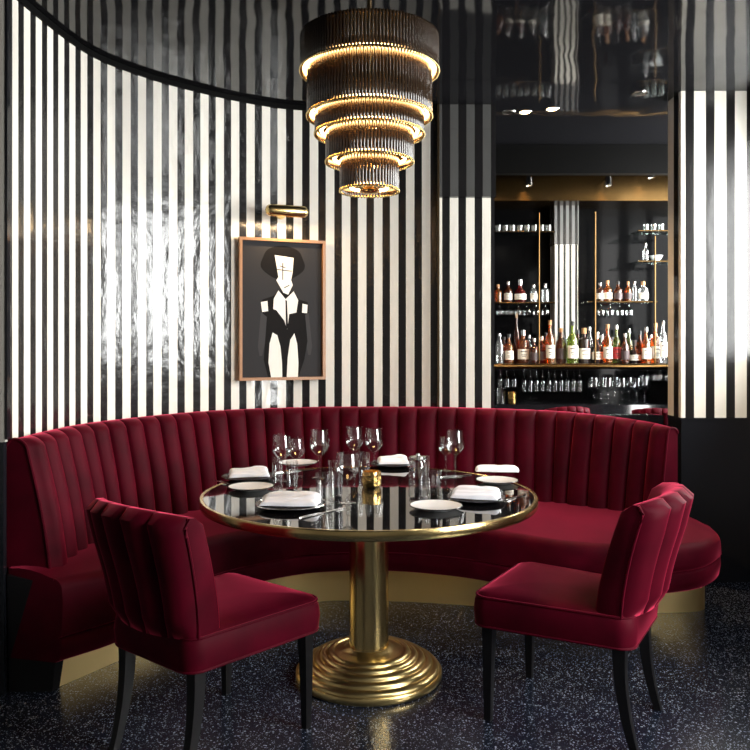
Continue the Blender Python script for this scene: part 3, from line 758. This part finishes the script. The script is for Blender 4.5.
for k, (px, h, w, m_, c, l, s_, d) in enumerate(((600, 19, 8, 'b_brown', S_, LW, 'std', 'brown white-labelled'), (607.5, 21, 8.5, 'b_amber', CK, LW, 'std', 'amber gold-topped'), (618, 20, 8.5, 'b_brown', K_, LD, 'std', 'dark brown'), (628, 20, 7, 'b_amber', CK, LD, 'std', 'slim amber'), (634.5, 20, 5.5, 'b_clear', S_, None, 'tall', 'very slim clear'), (643, 20, 10, 'b_clear', CK, LW, 'flat', 'broad pale'))):
    bottle(px, ZR + .001, BY + .12, h, w, M[m_], c, f'{d} bottle, {ORD[k]} along the glass shelf right of the tall brass rod', l, s_, 'bottles on the glass shelf right of the column')
bottle(645.5, ZV + .001, BY + .1, 18, 6, M['b_clear'], S_, 'slim clear bottle on the small shelf next to the frosted bowl', None, 'std', 'bottle on the bowl shelf')
lathe_thing('glass_bowl', [(0, .001), (.022, .001), (.03, .01), (.052, .045), (.050, .045), (.026, .014), (0, .012)], mat('frosted glass', (.75, .78, .8), .35), 'frosted glass bowl on the small shelf above the brass rod', 'bowl', (X_at(656, BY + .12), BY + .12, ZV + .001))
tproto = None
for k in range(8):
    x = X_at(498 + 7.2*k, BY + .12)
    if k == 0: tproto = lathe_thing('tumbler', tumbler_prof(.055, .020, .024), M['b_clear'], 'small clear tumbler in the row on the topmost pier-side glass shelf', 'glass', (x, BY + .12, ZT + .001), 'tumblers on the topmost shelf')
    else: dup(tproto, (x, BY + .12, ZT + .001))
for k in range(3):
    dup(tproto, (X_at(646 + 7.5*k, BY + .12), BY + .12, ZU + .001), 0, 'small clear tumbler on the topmost shelf over the frosted bowl', 'tumblers over the frosted bowl')
# stemware hanging upside down
def hang(pxs, ztop, h, rb, label, group, Y):
    pr = None
    for px in pxs:
        loc = (X_at(px, Y), Y, ztop)
        if pr is None:
            p = [(r, -z) for r, z in wine_prof(h, rb, .38)]
            pr = lathe_thing('stemmed_glass', p, M['glass'], label, 'glass', loc, group, 20)
        else: dup(pr, loc)
hang([500 + 9*k for k in range(6)], ZL - .0105, .085, .030, 'short stemmed glass hanging upside down under the decanter shelf', 'glasses hanging under the decanter shelf', BY + .12)
hang([601, 610, 620, 629], ZR - .0105, .095, .030, 'stemmed glass hanging upside down under the shelf between brass rods', 'glasses hanging under the six-bottle shelf', BY + .12)
hang([524 + 6.2*k for k in range(10)], ZS - .036, .185, .0205, 'tall flute hanging upside down under the brass edge above the red stool', 'flutes under the brass-edged shelf', BY + .10)
hang([500, 507, 514], ZS - .036, .15, .023, 'stemmed glass hanging upside down under the brass edge beside the narrow pier', 'glasses under the shelf by the narrow pier', BY + .10)
hang([642, 648, 654, 660, 666], ZS - .036, .10, .0198, 'short stemmed glass hanging upside down under the brass edge by the striped pier', 'glasses under the shelf by the wide pier', BY + .10)
wp = None
for k, (px, dy) in enumerate(((594, 0), (601, .1), (608, 0), (615, .1), (622, 0), (629, .1), (637, 0), (645, .1))):
    Y = 6.04 + dy
    if wp is None: wp = lathe_thing('wine_glass', wine_prof(.20, .042, .45), M['glass'], 'big wine glass standing on the back counter below the shelf', 'glass', (X_at(px, Y), Y, .901), 'wine glasses on the back counter', 20)
    else: dup(wp, (X_at(px, Y), Y, .901))
lathe_thing('brass_cup', [(0, .001), (.030, .001), (.032, .004), (.036, .09), (.034, .09), (.030, .008), (0, .007)], M['gold'], 'small brass cup on the back counter by the narrow pier', 'cup', (X_at(512, 6.05), 6.05, .901))
lathe_thing('mixing_glass', tumbler_prof(.12, .04, .045), M['glass'], 'plain mixing glass on the back counter beside the brass cup', 'glass', (X_at(500, 6.05), 6.05, .901))

# spots: bullets before the brass header, and recessed downlights
def spot(px, py, Y, label, energy, aim):
    z = Z_at(py, Y); t = thing('spotlight', label, 'lamp', (X_at(px, Y), Y, z), 0, 'bullet spotlights before the brass header')
    mb = MB(); mb.lathe([(0, .045), (.018, .043), (.024, .03), (.026, -.028), (.022, -.03), (.020, -.02), (0, -.02)], 20); mb.build('body', M['steel'], t)
    mb = MB(); mb.lathe([(0, -.022), (.019, -.022), (.019, -.0205), (0, -.0205)], 16); mb.build('lens', M['bulb'], t)
    mb = MB(); mb.tube([(0, 0, .03), (0, .05, .035), (0, 6.052 - Y, .035)], .006, 8); mb.build('stem', M['steel'], t)
    l = bpy.data.lights.new('spot beam', 'SPOT'); l.energy = energy; l.color = (1, .62, .28); l.spot_size = math.radians(110); l.spot_blend = .8; l.shadow_soft_size = .02
    o = bpy.data.objects.new('spot_beam', l); COL.objects.link(o); o.location = (X_at(px, Y), Y + .01, z - .05)
    o.rotation_euler = (math.radians(aim), 0, 0)
spot(529, 182, 5.93, 'small bullet spotlight before the brass header, nearest the narrow pier', 3, 18)
spot(608.5, 182, 5.93, 'small bullet spotlight at the middle of the brass header', 3, 18)
spot(651, 174, 5.90, 'small bullet spotlight before the brass header, nearest the wide pier', 3, 18)
def downlight(px, py, label, energy, lit=True):
    x, y = at(px, py, CEIL)
    t = thing('downlight', label, 'lamp', (x, y, CEIL - .001), 0, 'recessed downlights over the bar')
    mb = MB(); mb.lathe([(.030, -.001), (.042, -.004), (.045, 0), (.030, 0)], 28); mb.build('trim_ring', M['steel'], t)
    mb = MB(); mb.lathe([(0, -.002), (.030, -.002), (.030, -.0005), (0, -.0005)], 24); mb.build('lens', M['bulb'] if lit else M['steel'], t)
    if lit:
        l = bpy.data.lights.new('downlight beam', 'SPOT'); l.energy = energy; l.color = (1, .66, .34); l.spot_size = math.radians(100); l.spot_blend = .7; l.shadow_soft_size = .03
        o = bpy.data.objects.new('downlight_beam', l); COL.objects.link(o); o.location = (x, y, CEIL - .02)
downlight(525, 112, 'lit recessed downlight over the bar, nearest the narrow pier', 30)
downlight(552, 109, 'lit recessed downlight, second from the narrow pier', 30)
downlight(640, 93, 'unlit recessed steel downlight near the wide pier', 0, False)
downlight(509, 112, 'unlit recessed downlight at the corner by the dark glass panel', 0, False)

# ------------------------------------------------------------------ light
w = bpy.data.worlds.new('sky'); SC.world = w; w.use_nodes = True
bg = w.node_tree.nodes['Background']; bg.inputs[0].default_value = (1., .99, .97, 1); bg.inputs[1].default_value = 22.0
def area(name, loc, rot, sx, sy, e, col, portal=False):
    l = bpy.data.lights.new(name, 'AREA'); l.shape = 'RECTANGLE'; l.size = sx; l.size_y = sy; l.energy = e; l.color = col
    if portal: l.cycles.is_portal = True
    o = bpy.data.objects.new(name, l); COL.objects.link(o); o.location = loc; o.rotation_euler = rot
    return o
area('added_bar_window_portal', (BX + .11, (BY0 + BY1)/2, (BZ0 + BZ1)/2), (0, math.radians(90), 0), BZ1 - BZ0, BY1 - BY0, 1, (1, 1, 1), True)
for nm, y0, y1, z0, z1 in WIN: area('window_portal', (XR + .16, (y0 + y1)/2, (z0 + z1)/2), (0, math.radians(90), 0), z1 - z0, y1 - y0, 1, (1, 1, 1), True)
def fill_spot(loc, tgt, e, size, col=(1, .90, .76)):      # unseen spots added to brighten pier, floor and chair
    l = bpy.data.lights.new('fill spot', 'SPOT'); l.energy = e; l.color = col; l.spot_size = math.radians(size); l.spot_blend = .6; l.shadow_soft_size = .05
    o = bpy.data.objects.new('fill_spot', l); COL.objects.link(o); o.location = loc
    o.rotation_euler = (Vector(tgt) - Vector(loc)).to_track_quat('-Z', 'Y').to_euler()
fill_spot((1.5, .5, 2.76), (1.25, 3.5, 0), 90, 48, (.92, .96, 1))
fill_spot((1.75, 1.6, 2.76), (1.95, 4.46, 1.55), 190, 40)
# picture light
l = bpy.data.lights.new('picture light', 'AREA'); l.shape = 'RECTANGLE'; l.size = .2; l.size_y = .03; l.energy = 2.2; l.color = (1, .68, .36)
o = bpy.data.objects.new('picture_light', l); COL.objects.link(o)
nrm = Vector((dirp.y, -dirp.x, 0))
o.location = Vector((lc[0], lc[1], lz - .037)); tgt = Vector((lc[0], lc[1], lz - .4)) - nrm*.06
o.rotation_euler = (0, 0, rzp)

# ------------------------------------------------------------------ camera and view
cam = bpy.data.cameras.new('camera'); cam.sensor_width = 36; cam.lens = F/750*36; cam.shift_y = -(375 - HY)/750
co = bpy.data.objects.new('camera', cam); COL.objects.link(co); co.location = (0, 0, CAMZ); co.rotation_euler = (PI/2, 0, 0)
cam.clip_start = .05
SC.camera = co
vs = SC.view_settings; vs.view_transform = 'Standard'; vs.look = 'None'; vs.gamma = 1; vs.use_curve_mapping = False; vs.exposure = .52
cy_ = SC.cycles; cy_.use_denoising = True; cy_.transparent_max_bounces = 40; cy_.max_bounces = 12; cy_.sample_clamp_indirect = 6
